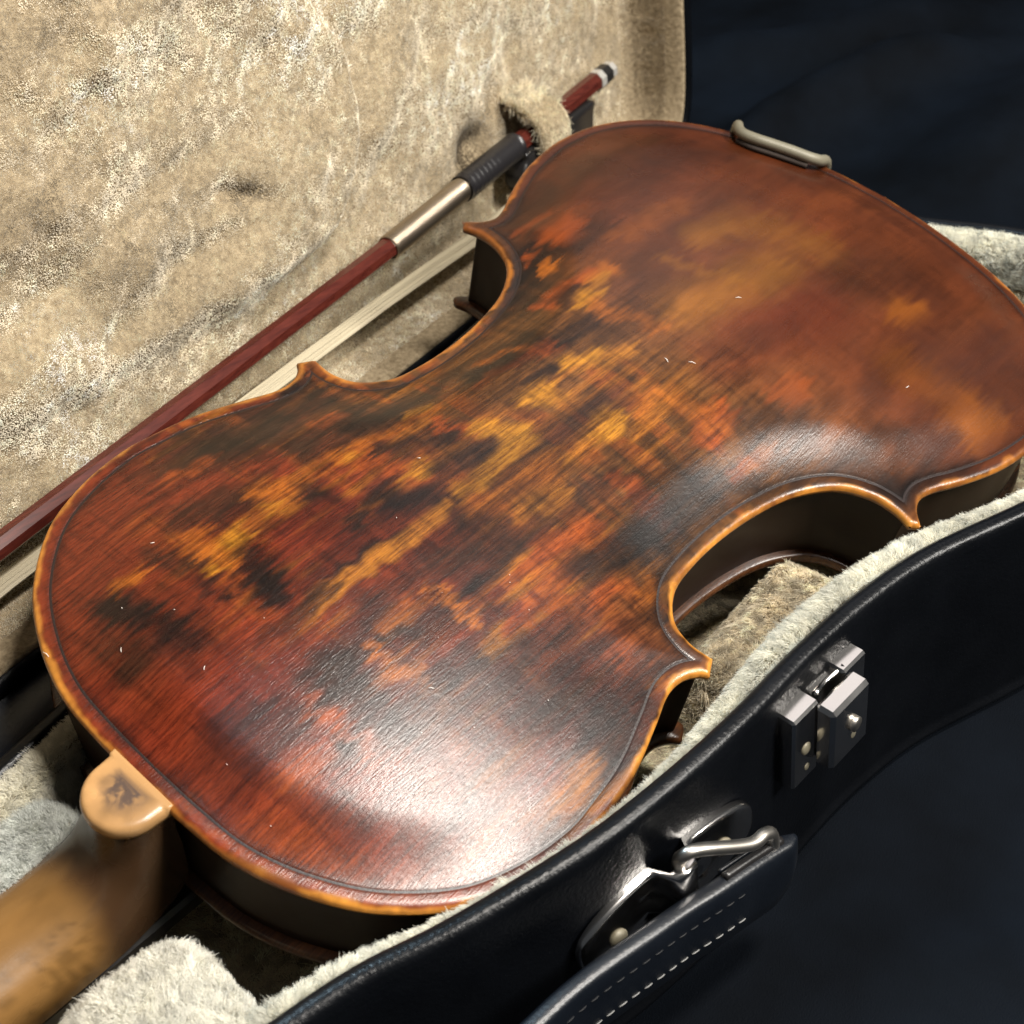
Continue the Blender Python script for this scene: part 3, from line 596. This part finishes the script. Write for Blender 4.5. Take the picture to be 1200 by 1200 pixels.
# ------------------------------------------------------------------ the case
case = empty('violin_case', loc=(150 * MM, 0, 0))
tag(case, 'open black violin case lined with cream plush, lid raised at the back', 'violin case')
def ch(o):                                   # keep scene coordinates for children of an offset empty
    o.parent = case; o.matrix_parent_inverse = case.matrix_world.inverted(); return o
bpy.context.view_layer.update()
INV = Matrix.Translation((-150 * MM, 0, 0))
def adopt(o, parent=None):
    if parent is None: o.parent = case; o.matrix_parent_inverse = INV
    else: o.parent = parent
    return o
RIM = np.array([(-330, -30), (-300, -38), (-200, -43), (-120, -49), (-60, -57), (-19, -64.4), (2.7, -69.4), (22.8, -77.2), (49.4, -85.1), (67.8, -89.2), (92.8, -92.4), (116.6, -93.9), (141, -94.2), (167, -96.4),
                (194.7, -102.2), (229.3, -115.8), (262, -127), (300, -134), (338, -128), (366, -104), (379, -72), (379, -42), (372, -12), (365, 20), (356, 52), (342, 80), (318, 98), (285, 101), (229, 91), (150, 77), (50, 59), (-10, 48), (-60, 42), (-120, 38), (-200, 34), (-300, 30), (-330, 26), (-341, 12), (-343, -3), (-340, -18)], float)
RC = resample(catmull(RIM, 10, True), 620, True); RN = normals2(RC)
for _ in range(3): RN = (np.roll(RN, 1, 0) + RN * 2 + np.roll(RN, -1, 0)); RN /= np.linalg.norm(RN, axis=1)[:, None]
ZR = -15.0
def loops(profile, wv=None):
    R_ = []
    for d, z in profile:
        dv = d if wv is None else d(wv)
        R_.append(np.c_[RC + RN * (np.asarray(dv)[:, None] if np.ndim(dv) else dv), np.full(len(RC), z)])
    return R_
shellprof = [(-1.2, -19), (-.6, -16.6), (.2, -15.3), (1.2, -14.7), (2.6, -14.55), (4.0, -14.8), (5.0, -15.5), (5.6, -16.8), (5.9, -19), (6.0, -30), (6.0, -50), (5.9, -70), (5.7, -84), (5.9, -86.2), (6.7, -87.4), (6.9, -88.5), (6.2, -89.6), (4, -90), (0, -90), (-30, -90)]
R_ = loops(shellprof); V = np.vstack(R_)
wob = (fbm(V[:, 0] / 40, V[:, 2] / 30, 2, 61) - .5) * 1.0; V[:, 1] += wob * (V[:, 2] < -17)
shell = adopt(mesh('shell', V, gridfaces(len(R_), len(RC), wrap=True, flip=True).tolist(), M_leather))
# plush lining: rolled top edge, inner wall, floor
xr = RC[:, 0]; near = RC[:, 1] < -20
W_ = np.where(near, np.interp(xr, [-60, 0, 30, 70, 100, 140, 190, 240, 300], [8, 6.5, 4, 2.6, 5.5, 9.6, 8.8, 6, 8]), 9.0)
W_ = np.where(xr > 345, 12, W_); kw = np.ones(25) / 25; W_ = np.convolve(np.r_[W_[-12:], W_, W_[:12]], kw, 'valid')
SP = np.c_[np.clip(RC[:, 0], -300, 320), np.interp(RC[:, 0], [-300, 0, 150, 320], [-5, -8, -8, -14])]
lin = []
for fw, extra, z in ((.02, 0, -18.5), (.12, 0, -17.0), (.32, 0, -16.2), (.55, 0, -16.4), (.78, 0, -17.6), (.94, 0, -20), (1.0, 0, -24), (1.0, .4, -32), (1.0, 1, -44), (1.0, 2, -56), (1.0, 4, -66), (1.0, 7.5, -73), (1.0, 13, -78)):
    zz = z - (1 - sstep(4, 10, W_)) * 4.5 * (z > -30)
    lin.append(np.c_[RC - RN * (W_ * fw + extra)[:, None], zz + 0 * xr])
base = lin[-1][:, :2]
for t in (.12, .25, .4, .6, .8, 1.0): lin.append(np.c_[base + (SP - base) * t, np.full(len(RC), -79.5 - 1.5 * t)])
LV = np.vstack(lin)
# the lining swells into a pad beside the waist
pad = sstep(136, 152, LV[:, 0]) * (1 - sstep(200, 222, LV[:, 0])) * (LV[:, 1] < -20) * sstep(-40, -54, LV[:, 1]); LV[:, 2] = np.where(LV[:, 2] < -46, LV[:, 2] + pad * (-46 - LV[:, 2]) * .9, LV[:, 2]); LV[:, 2] += (fbm(LV[:, 0] / 25, LV[:, 1] / 25, 2, 71) - .5) * 2.0 * (LV[:, 2] < -60)
LF = gridfaces(len(lin), len(RC), wrap=True)
lining_o = adopt(mesh('lining', LV, LF.tolist(), M_lining))
def tint_strip(p):
    n = fbm(p[:, 0] / 18, p[:, 1] / 18, 2, 77)[:, None]; return np.array((.80, .77, .66)) * (.8 + .35 * n)
nC = len(RC)
adopt(pile('lining_pile', None, LV, LF[:7 * nC], 28, 2.1, .065, comb=(-.1, .3, .0), tintf=tint_strip, lift=.8, clump=1.8, seed=11, flip=False, messy=.3, tuft=.35), lining_o)
def tint_floor(p):
    n = fbm(p[:, 0] / 18, p[:, 1] / 18, 2, 78)[:, None]; return np.array((.82, .73, .56)) * (.8 + .4 * n)
adopt(pile('floor_pile', None, LV, LF[7 * nC:], 10.0, 2.3, .085, comb=(-.3, .1, 0), tintf=tint_floor, lift=.6, clump=2.0, seed=12, flip=False), lining_o)
# padded neck cradle: two plush cushions either side of the neck
def cushion(cx, cy, hx, hy, zt_, zb, rot, seed, slope=0.):
    u = np.linspace(0, 2 * math.pi, 64, endpoint=False); rws = []
    sq = lambda c, e: np.sign(c) * np.abs(c) ** e
    for rr, z in ((1.0, zb), (1.0, zb + (zt_ - zb) * .4), (1.0, zt_ - 8), (.98, zt_ - 4.5), (.93, zt_ - 2), (.84, zt_ - .6), (.68, zt_), (.45, zt_ + .5), (.2, zt_ + .7), (.02, zt_ + .7)):
        x = hx * rr * sq(np.cos(u), .55); y = hy * rr * sq(np.sin(u), .55)
        c, s = math.cos(rot), math.sin(rot); rws.append(np.c_[cx + c * x - s * y, cy + s * x + c * y, z + slope * y * (1 if z > zb + 5 else 0)])
    V = np.vstack(rws); V[:, :2] += (fbm(V[:, 0:1] / 12, V[:, 2:3] / 12 + V[:, 1:2] / 9, 2, seed) - .5) * 2.2
    return V, gridfaces(len(rws), 64, wrap=True)
for k, (a, tn) in enumerate((((-33, -43, 17.5, 19, -19, -80, -.10, 5), (.86, .83, .74)), ((-22, 31, 13.5, 13, -22, -80, .25, 6), (.78, .80, .76)))):
    V, F = cushion(*a); cu = adopt(mesh('neck_cushion', V, F.tolist(), M_lining))
    adopt(pile('cushion_pile', None, V, F, 20, 2.5, .075, messy=.3, tuft=.4, comb=(.1, -.1, .2), tintf=lambda p, tn=tn: np.tile(tn, (len(p), 1)), lift=.85, clump=1.7, seed=20 + k, flip=False), cu)

# ---- lid: a shallow plush-lined tray standing behind, hinged along the far rim
ALPHA = math.radians(10.1)
E1 = np.array([math.cos(ALPHA), math.sin(ALPHA), 0]); E3 = np.array([-math.sin(ALPHA), math.cos(ALPHA), 0]); LO = np.array([0, 78., -18.])
def lidp(a, hgt, d):
    a, hgt, d = np.broadcast_arrays(np.asarray(a, float), np.asarray(hgt, float), np.asarray(d, float))
    return LO + a[..., None] * E1 + hgt[..., None] * np.array([0, 0, 1.]) + d[..., None] * E3
lid = empty('lid'); adopt(lid)
LR = np.array([(-250, 14), (-150, 8), (-60, 4), (6, 2), (100, -6), (200, -14), (300, -20), (400, -25), (428, -26), (444, -22), (453, -10), (456.5, 12), (457, 60), (456, 130), (450, 180), (430, 212), (380, 228), (250, 232), (100, 222), (-60, 205), (-200, 190), (-262, 170), (-276, 120), (-276, 60), (-268, 25)], float)
LC = resample(catmull(LR, 10, True), 520, True); LN = normals2(LC)
for _ in range(6): LN = (np.roll(LN, 1, 0) + LN * 2 + np.roll(LN, -1, 0)); LN /= np.linalg.norm(LN, axis=1)[:, None]
def ring(off, dep): P = LC + LN * off; return lidp(P[:, 0], P[:, 1], dep)
sp = [(-1.5, 3), (-.8, .8), (.3, -.6), (2, -1.0), (3.8, -.6), (4.8, .8), (5.2, 4), (5.2, 20), (5.0, 32), (3.5, 37), (-3, 39.5), (-40, 40)]
V = np.vstack([ring(o_, d_) for o_, d_ in sp]); SPC = np.c_[np.clip(LC[:, 0], -150, 350), np.full(len(LC), 100.)]
V = np.vstack([V, lidp(SPC[:, 0], SPC[:, 1], 40)])
mesh('lid_shell', V, gridfaces(len(sp) + 1, len(LC), wrap=True).tolist(), M_leather, None); bpy.data.objects['lid_shell'].parent = lid
# plush tray: wall then back panel with a bulging pad
def backdepth(a, h_):
    d = np.full(np.shape(a), 31.0)
    # padded panel on the left with a rounded right-hand edge
    edge = np.interp(h_, [25, 35, 41, 48, 54, 66, 79, 92, 102, 115, 130, 240], [150, 190, 211, 220, 226, 234, 238, 239, 236, 226, 214, 150])
    s_ = edge - a
    bulge = sstep(-3, 9, s_) * 13 * (.45 + .55 * np.exp(-np.clip(s_, 0, None) / 70))
    low_ = sstep(30, 46, h_ + (a - 160) * .10 * (a < 160))
    d = d - bulge * low_ - .0 * h_
    d = d + (fbm((a * .8 + h_ * .6) / 34, (h_ * .8 - a * .6) / 34, 3, 81) - .5) * 17 * sstep(20, 60, h_) + (fbm((a * .7 - h_ * .7) / 11, (h_ * .7 + a * .7) / 15, 2, 82) - .5) * 3.2
    # creases running down the panel and the hollow behind the bow clip
    for ca, chh, ang, w, dep, ln in ((130, 60, .12, 6, 2.6, 40), (95, 84, .2, 8, 3.0, 45), (150, 92, .05, 5, 2.0, 30), (166, 73, -.5, 3.6, 4.2, 11), (110, 120, .15, 8, 3.0, 40)):
        u_ = (a - ca) * math.cos(ang) + (h_ - chh) * math.sin(ang); v_ = -(a - ca) * math.sin(ang) + (h_ - chh) * math.cos(ang)
        d = d + dep * np.exp(-(v_ / w) ** 2 - (u_ / ln) ** 2)
    d = d + 9 * np.exp(-((a - 314) / 10) ** 2 - ((h_ - 27) / 9) ** 2) + 4 * np.exp(-((a - 331) / 4) ** 2 - ((h_ - 40) / 8) ** 2)
    return d
tr = [(-.6, 1.2), (-1.6, .8), (-2.6, 2), (-3.2, 5), (-3.8, 10), (-4.5, 16), (-5.5, 21), (-7.5, 25.5), (-11, 29)]
rows_ = [ring(o_, d_) for o_, d_ in tr]
Pb = LC - LN * 13
inner = []
for t in np.r_[0, np.linspace(.012, 1, 90)]:
    q = Pb + (np.c_[np.clip(LC[:, 0], -150, 340), np.full(len(LC), 100.)] - Pb) * t
    wgt = sstep(0, .06, np.full(len(q), t)); dep = backdepth(q[:, 0], q[:, 1]); inner.append(lidp(q[:, 0], q[:, 1], 30.2 * (1 - wgt) + dep * wgt))
V = np.vstack(rows_ + inner); LF2 = gridfaces(len(rows_) + len(inner), len(LC), wrap=True, flip=True)
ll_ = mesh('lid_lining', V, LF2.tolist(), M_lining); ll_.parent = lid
def lidcoord(p):
    q = p - LO; return q @ E1, q[:, 2], q @ E3
def tint_lid(p):
    a, h_, d = lidcoord(p)
    n = fbm(a / 40, h_ / 28, 3, 83); n2 = fbm(a / 9, h_ / 7, 2, 84)
    c = np.array((1.0, .91, .74)) * (.66 + .58 * n[:, None])
    dirt_shade = .75 * np.exp(-((a - 169) / 8) ** 2 - ((h_ - 73) / 4) ** 2) + .35 * np.exp(-((a - 85) / 30) ** 2 - ((h_ - 104) / 12) ** 2) + .4 * np.exp(-((a - 110) / 28) ** 2 - ((h_ - 148) / 8) ** 2) + .30 * np.exp(-((a - 116) / 18) ** 2 - ((h_ - 72) / 8) ** 2)
    dirt_shade = dirt_shade + 1.7 * np.exp(-((a - 314) / 12) ** 2 - ((h_ - 26) / 12) ** 2) + .55 * np.exp(-((a - 331) / 4) ** 2 - ((h_ - 41) / 8) ** 2)  # shade beside the bow clip, put into the pile colour
    dirt_shade = np.clip(dirt_shade * (.6 + .8 * n2), 0, .88)[:, None]
    endw = (sstep(436, 446, a) * (1 - sstep(26, 29, d)))[:, None] * (.55 + .6 * fbm(h_ / 6, d / 9, 2, 85)[:, None])  # end wall: mottled dirty brown plush, with its shade painted in
    c = c * (1 - dirt_shade) + np.array((.075, .052, .03)) * dirt_shade
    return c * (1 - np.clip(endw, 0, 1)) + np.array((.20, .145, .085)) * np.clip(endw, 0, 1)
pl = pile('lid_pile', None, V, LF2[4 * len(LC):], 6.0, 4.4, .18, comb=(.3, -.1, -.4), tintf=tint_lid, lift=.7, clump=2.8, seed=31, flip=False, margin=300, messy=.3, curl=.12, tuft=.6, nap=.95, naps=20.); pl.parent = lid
# hinge flap between the case rim and the lid rim
hx = np.linspace(-240, 330, 60); yr = np.interp(hx, [-330, -60, -10, 50, 150, 229, 285, 330], [26, 42, 48, 59, 77, 91, 101, 92]) + 4
lx = hx + 6; lp = lidp(lx / math.cos(ALPHA), np.interp(lx, [-250, 6, 200, 400], [12, 0, -16, -27]) - 2, 3)
rows_ = []
for t in np.linspace(0, 1, 7):
    P = np.c_[hx, yr, np.full(60, -18.5)] * (1 - t) + lp * t; P[:, 2] -= 5 * math.sin(math.pi * t) ; rows_.append(P)
hf = adopt(mesh('hinge_flap', np.vstack(rows_), gridfaces(7, 60).tolist(), M_strap))
# bow clip: a plush-covered tab that folds over the stick
def bowclip():
    c = catmull([(345, 38, 29), (345, 35.5, 21), (345, 31, 14), (346, 24, 11.3), (346, 12, 11.5), (346, -4, 13), (346, -18, 17)], 8)
    V = []
    for a, h_, d in c:
        wd = 11.5 * (.85 + .15 * math.cos((h_ - 20) / 14)); th = 3.0; u = np.linspace(0, 2 * math.pi, 20, endpoint=False)
        V.append(lidp(a + wd * np.sign(np.cos(u)) * np.abs(np.cos(u)) ** .6, h_ + 0 * u, d + th * np.sin(u)))
    V = np.vstack(V); F = gridfaces(len(c), 20, wrap=True, flip=False)
    o = mesh('bow_clip', V, F.tolist(), M_lining); o.parent = lid
    q = pile('bow_clip_pile', None, V, F, 9, 3.6, .12, comb=(.1, 0, -.4), tintf=lambda p: np.tile((.84, .75, .57), (len(p), 1)), lift=.75, clump=2., seed=41, flip=False); q.parent = lid
bowclip()

# ---- latch on the near wall
def wall_frame(x):
    i = np.argmin(np.hypot(RC[:, 0] - x, RC[:, 1] + 95)); t = np.roll(RC, -3, 0)[i] - np.roll(RC, 3, 0)[i]; t /= np.linalg.norm(t)
    n = np.array([t[1], -t[0]]); return RC[i] + n * 6.0, np.array([t[0], t[1], 0]), np.array([n[0], n[1], 0])
Pw, Tw, Nw = wall_frame(144)
FR = np.array([Tw, Nw, (0, 0, 1.)])
def at(u, out, z): return np.array([Pw[0], Pw[1], 0]) + Tw * u + Nw * out + np.array([0, 0, z])
latch = empty('latch'); adopt(latch)
def box(name, u0, u1, o0, o1, z0, z1, mat_, r=.7, parent=latch):
    c = at((u0 + u1) / 2, (o0 + o1) / 2, (z0 + z1) / 2); V, F = rbox(*c, (u1 - u0) / 2, (o1 - o0) / 2, (z1 - z0) / 2, r, FR); V[:, 2] -= np.where(V[:, 2] > (z0 + z1) / 2, .10 * ((V - at(0, 0, 0)) @ Nw), 0)
    o = mesh(name, V, F, mat_, None, smooth=False); o.parent = parent; return o
bp = box('base_plate', -18.5, -7.1, -1, 5.3, -50, -23.6, M_chrome)
box('catch_plate', 4.9, 15.7, -1, 4.9, -44, -23.6, M_chrome)
box('back_plate', -5.0, 6.0, -1, 1.4, -48, -26, M_chrome, .4)
lv = box('lever', -9.7, 7.7, 5.5, 11.4, -46, -23.4, M_chrome, 1.1)
# sprung lip between the plates
V, F = tube([at(-5.8, 3.0, -24.6), at(-3, 2.2, -25.8), at(1, 1.8, -26), at(4.5, 2.4, -25.4), at(7.2, 3.2, -24.4)], .8, 8)
o = mesh('spring_lip', V, F, M_chrome); o.parent = latch
def dome(name, c, r, n, hgt, mat_, parent, ax1=None):
    n = np.asarray(n, float); n /= np.linalg.norm(n); a1 = np.cross(n, [0, 0, 1.]); a1 /= np.linalg.norm(a1); a2 = np.cross(n, a1)
    rws = []
    for k in range(7):
        f = k / 6 * math.pi / 2; rr = r * math.cos(f) + 1e-4; u = np.linspace(0, 2 * math.pi, 18, endpoint=False)
        rws.append(np.asarray(c) + n * hgt * math.sin(f) + rr * (np.cos(u)[:, None] * a1 + np.sin(u)[:, None] * a2))
    o = mesh(name, np.vstack(rws), gridfaces(7, 18, wrap=True).tolist(), mat_); o.parent = parent; return o
dome('rivet', at(-12.7, 5.3, -38), 2.0, Nw, .7, M_clamp, latch)
dome('rivet', at(-12.1, 5.3, -45.5), 1.2, Nw, .4, M_clamp, latch)
V, F = tube([at(.1, 11.2, -35), at(.1, 12.5, -35)], 2.3, 16); o = mesh('lock_button', V, F, M_nickel); o.parent = latch
dome('key_slot', at(.3, 11.3, -39.6), 1.3, Nw, .4, M_clamp, latch)

# ---- handle: nickel bracket, wire ring and stitched strap
handle = empty('handle'); adopt(handle)
Pw, Tw, Nw = wall_frame(78); FR = np.array([Tw, Nw, (0, 0, 1.)])
def bracket():
    hw, hh = 31, 12.0; u = np.linspace(0, 2 * math.pi, 96, endpoint=False)
    ou = np.sign(np.cos(u)) * np.abs(np.cos(u)) ** .8; oz = np.sin(u)
    U_ = np.where(np.abs(oz) >= 0, ou * hw, 0); Z_ = np.sign(oz) * np.abs(oz) ** .75 * hh
    rws = []
    def lev(s, o): return np.stack([at(a * s, o + 6.4 * np.exp(-(a * s / 5.2) ** 6), z * s - 46) for a, z in zip(U_, Z_)])
    for s, o in ((1.0, -.6), (1.0, 1.0), (.985, 1.7), (.95, 2.0), (.85, 2.0), (.7, 2.0), (.5, 2.0), (.3, 2.0), (.12, 2.0), (.01, 2.0)): rws.append(lev(s, o))
    o = mesh('bracket', np.vstack(rws), gridfaces(len(rws), 96, wrap=True).tolist(), M_chrome); o.parent = handle
    for uu in (-19, 19): dome('rivet', at(uu, 2.0, -47.5), 2.7, Nw, 1.7, M_clamp, handle)
bracket()
SA = np.array([(109.8, -114.2, -46.5), (106.0, -113.4, -45.6), (93.7, -111.3, -43.0), (81.8, -109.3, -41.0), (71.0, -106.9, -39.5), (60.0, -105.0, -38.0), (45.0, -101.8, -37.0), (34.9, -100.2, -36.5), (24.2, -99.2, -36.4), (10, -97.5, -36.6), (-8, -95, -38), (-26, -90.5, -41), (-34, -87, -44)])
SC = resample(catmull(SA, 10), 150)
Ts = np.gradient(SC, axis=0); Ts[:, 2] = 0; Ts /= np.linalg.norm(Ts, axis=1)[:, None]; Ns = np.c_[-Ts[:, 1], Ts[:, 0], np.zeros(150)]
if Ns[60, 1] > 0: Ns = -Ns                        # outward, away from the case
def strap():
    prof = [(-2.4, -1.4), (-2.0, -.5), (-1.1, -.02), (1.1, -.02), (2.0, -.5), (2.5, -1.6), (2.7, -5), (2.8, -11), (2.75, -16), (2.3, -21), (1.6, -22.4), (-1.6, -22.4), (-2.3, -21), (-2.6, -12), (-2.5, -5)]
    n_ = len(prof); rws = []
    for k in range(150):
        e = min(1, .35 + k / 5.0) if k < 4 else 1.0
        rws.append(np.stack([SC[k] + Ns[k] * o_ * (e if o_ else 1) + np.array([0, 0, 1.]) * z * (1.0 if k > 12 else .45 + .55 * math.sin((k + .5) / 12.5 * math.pi / 2)) for o_, z in prof]))
    F = gridfaces(150, n_, wrap=True).tolist() + [tuple(range(n_))[::-1], tuple(range(149 * n_, 150 * n_))]
    st = mesh('strap', np.vstack(rws), F, M_strap); st.parent = handle
    # the slot at the end where the ring passes
    P = []
    for k in range(5, 27): P.append(SC[k] + Ns[k] * -.4 + np.array([0, 0, .35]))
    P = np.array(P); V, F = tube(P, 1.25, 8); V[:, 2] = P[0, 2] + (V[:, 2] - P[0, 2]) ; sl = mesh('slot', V, F, M_ebony); sl.parent = handle
    V, F = tube(P + Ns[5:27] * -1.9 + np.array([0, 0, .5]), .55, 6); lp_ = mesh('slot_edge', V, F, M_strap); lp_.parent = handle
    for zz, rr, kk in ((-6.5, .12, 1), (-16.5, .15, 2)):
        for k in range(22, 144, 4):
            a_, b_ = SC[k], SC[k + 2] * .6 + SC[k + 3] * .4; off = Ns[k] * 2.84 + np.array([0, 0, zz])
            V, F = tube([a_ + off - Ns[k] * .12, a_ * .7 + b_ * .3 + off, a_ * .3 + b_ * .7 + off, b_ + off - Ns[k] * .12], rr, 6); o = mesh('stitch', V, F, M_thread if kk == 2 else M_thread2); o.parent = handle
M_thread2 = plain('dark_thread', (.014, .0145, .016), .7)
strap()
def ringwire():
    c = at(0, 4.4, 0)
    S1 = SC[9]; S2 = SC[14]
    P = [at(0, 4.6, -58), at(0, 4.6, -46), at(-.2, 4.8, -34), at(.2, 6.4, -29.6), at(4, 8.0, -29.6)]
    e = SC[8] + Ns[8] * -.6
    P += [e + np.array([-9, 1.2, 8.6]), e + np.array([-3, .3, 7.2]), e + np.array([-.2, 0, 4.0]), e + np.array([0, 0, -6]), e + np.array([-1.5, .5, -17]), e + np.array([-6, 1.5, -19.5]), at(8, 8, -62), at(2, 5.5, -62)]
    V, F = tube(catmull(P, 10, True), 1.75, 14, closed=True); o = mesh('ring', V, F, M_nickel); o.parent = handle
ringwire()
# ------------------------------------------------------------------ the bow clipped in the lid
bow = empty('violin_bow', loc=tuple((lidp(330, 24, 20) + np.array([0, 0, GZ])) * MM))
bow.location = Vector(((lidp(330, 24, 20)) + np.array([0, 0, GZ])) * MM)
tag(bow, 'red brown wooden violin bow with black grip and silver winding clipped inside the lid', 'violin bow')
BINV = Matrix.Translation(-bow.location)
def bpart(name, V, F, mat_, parent=None, smooth=True):
    o = mesh(name, V, F, mat_, None, smooth=smooth)
    if parent is None: o.parent = bow; o.matrix_parent_inverse = BINV
    else: o.parent = parent
    return o
BD = 20.0
def bh(a): return np.interp(a, [-330, 30, 230, 420], [22.5, 24.2, 22.0, 24.0])
def cyl(a0, a1, r0, r1, n=8, rot=0., steps=30, capd=.0):
    A = np.linspace(a0, a1, steps); rws = []
    for k, a in enumerate(A):
        r = r0 + (r1 - r0) * k / (steps - 1)
        if capd and (k == 0 or k == steps - 1): r *= .8
        u = np.arange(n) * 2 * math.pi / n + rot
        rws.append(lidp(a + 0 * u, bh(a) + r * np.sin(u), BD + r * np.cos(u)))
    return np.vstack(rws), gridfaces(steps, n, wrap=True).tolist() + [tuple(range(n)), tuple(range((steps - 1) * n, steps * n))[::-1]]
stick = bpart('stick', *cyl(399, -330, 4.4, 3.4, 8, math.pi / 8, 60), M_bow, smooth=False)
# winding: many fine turns of silver wire
aw = np.linspace(231, 284, 420); wnd = bpart('winding', *cyl(284, 231, 4.7, 4.6, 24, 0, 8), M_silver)
tt = np.linspace(0, 2 * math.pi * 62, 62 * 14); al = 231.5 + 52 * tt / tt[-1]
bpart('winding_wire', *tube(lidp(al, bh(al) + 4.7 * np.sin(tt), BD + 4.7 * np.cos(tt)), .36, 5), M_silver, wnd)
gp = bpart('grip', *cyl(327, 284, 6.0, 5.6, 24, 0, 14), M_grip)
for k in range(12):
    a = 287 + k * 3.2; u = np.linspace(0, 2 * math.pi, 25)[:-1]
    bpart('grip_turn', *tube(lidp(a + 0 * u + .6 * np.sin(u), bh(a) + 5.5 * np.sin(u), BD + 5.5 * np.cos(u)), .38, 6, closed=True), M_grip, gp)
# screw button: silver ring, ebony collar, pearl end
for nm, a0, a1, r, mt_ in (('screw_ring', 399, 403.6, 4.9, M_pale), ('screw_collar', 403.6, 410.2, 4.9, M_ebony), ('screw_cap', 410.2, 414.8, 4.3, M_pale), ('screw_pearl', 414.8, 416.2, 3.2, M_pearl)):
    bpart(nm, *cyl(a1, a0, r * .97, r, 8, math.pi / 8, 5), mt_, smooth=False)
# frog
def frog():
    out = np.array([(331, -3.6), (386, -3.6), (388, -9), (386.5, -16), (383, -23.5), (336, -24.5), (327, -22), (323, -16), (325, -10), (329, -6)])
    out = resample(catmull(out, 6, True), 60, True); rws = []
    for ins, d in ((1.2, -5.2), (.3, -4.6), (0, -3.6), (0, 3.6), (.3, 4.6), (1.2, 5.2)):
        n_ = normals2(out); P = out + n_ * ins * (1 if (normals2(out)[0][1] < 0) else -1); rws.append(lidp(P[:, 0], P[:, 1] + 23.6, BD + d))
    F = gridfaces(6, 60, wrap=True).tolist() + [tuple(range(60))[::-1], tuple(range(300, 360))]
    fr = bpart('frog', np.vstack(rws), F, M_ebony)
    V, F = rbox(*lidp(358, 19.0, BD), 28, 5.0, .5, .2, np.array([E1, E3, (0, 0, 1.)])); bpart('silver_underslide', V, F, M_chrome, fr, smooth=False)
    V, F = rbox(*lidp(330, -.6, BD), 6, 6.0, 2.4, .6, np.array([E1, E3, (0, 0, 1.)])); bpart('ferrule', V, F, M_chrome, fr, smooth=False)
frog()
# hair ribbon: many parallel hairs as one band
L = []; rng = np.random.default_rng(5)
for k in range(46):
    w = (k - 22.5) / 22.5; aa = np.array([326, 285, 222, 120, 30, -120, -320.]); off = rng.normal(0, .18, 7)
    hb = np.interp(aa, [-320, 28, 218, 280, 326], [9.5, 13.6, 4.2, -.6, -2.0])
    L.append(tube(catmull(lidp(aa, hb + off - .6 * abs(w), BD + w * 4.6), 2), .17, 4, cap=False))
V, F = joinm(L); o = bpart('hair', V, F, M_hair)
sh = np.array([326, 285, 222, 120, 30, -120, -320.]); hb = np.interp(sh, [-320, 28, 218, 280, 326], [9.5, 13.6, 4.2, -.6, -2.0]) - .35
V = np.vstack([lidp(sh, hb, BD - 4.5), lidp(sh, hb, BD + 4.5), lidp(sh, hb - 1.0, BD + 4.3), lidp(sh, hb - 1.0, BD - 4.3)]); nS = len(sh)
bpart('hair_band', V, gridfaces(4, nS).tolist() + [(3 * nS + i, 3 * nS + i + 1, i + 1, i) for i in range(nS - 1)], M_hair, o)
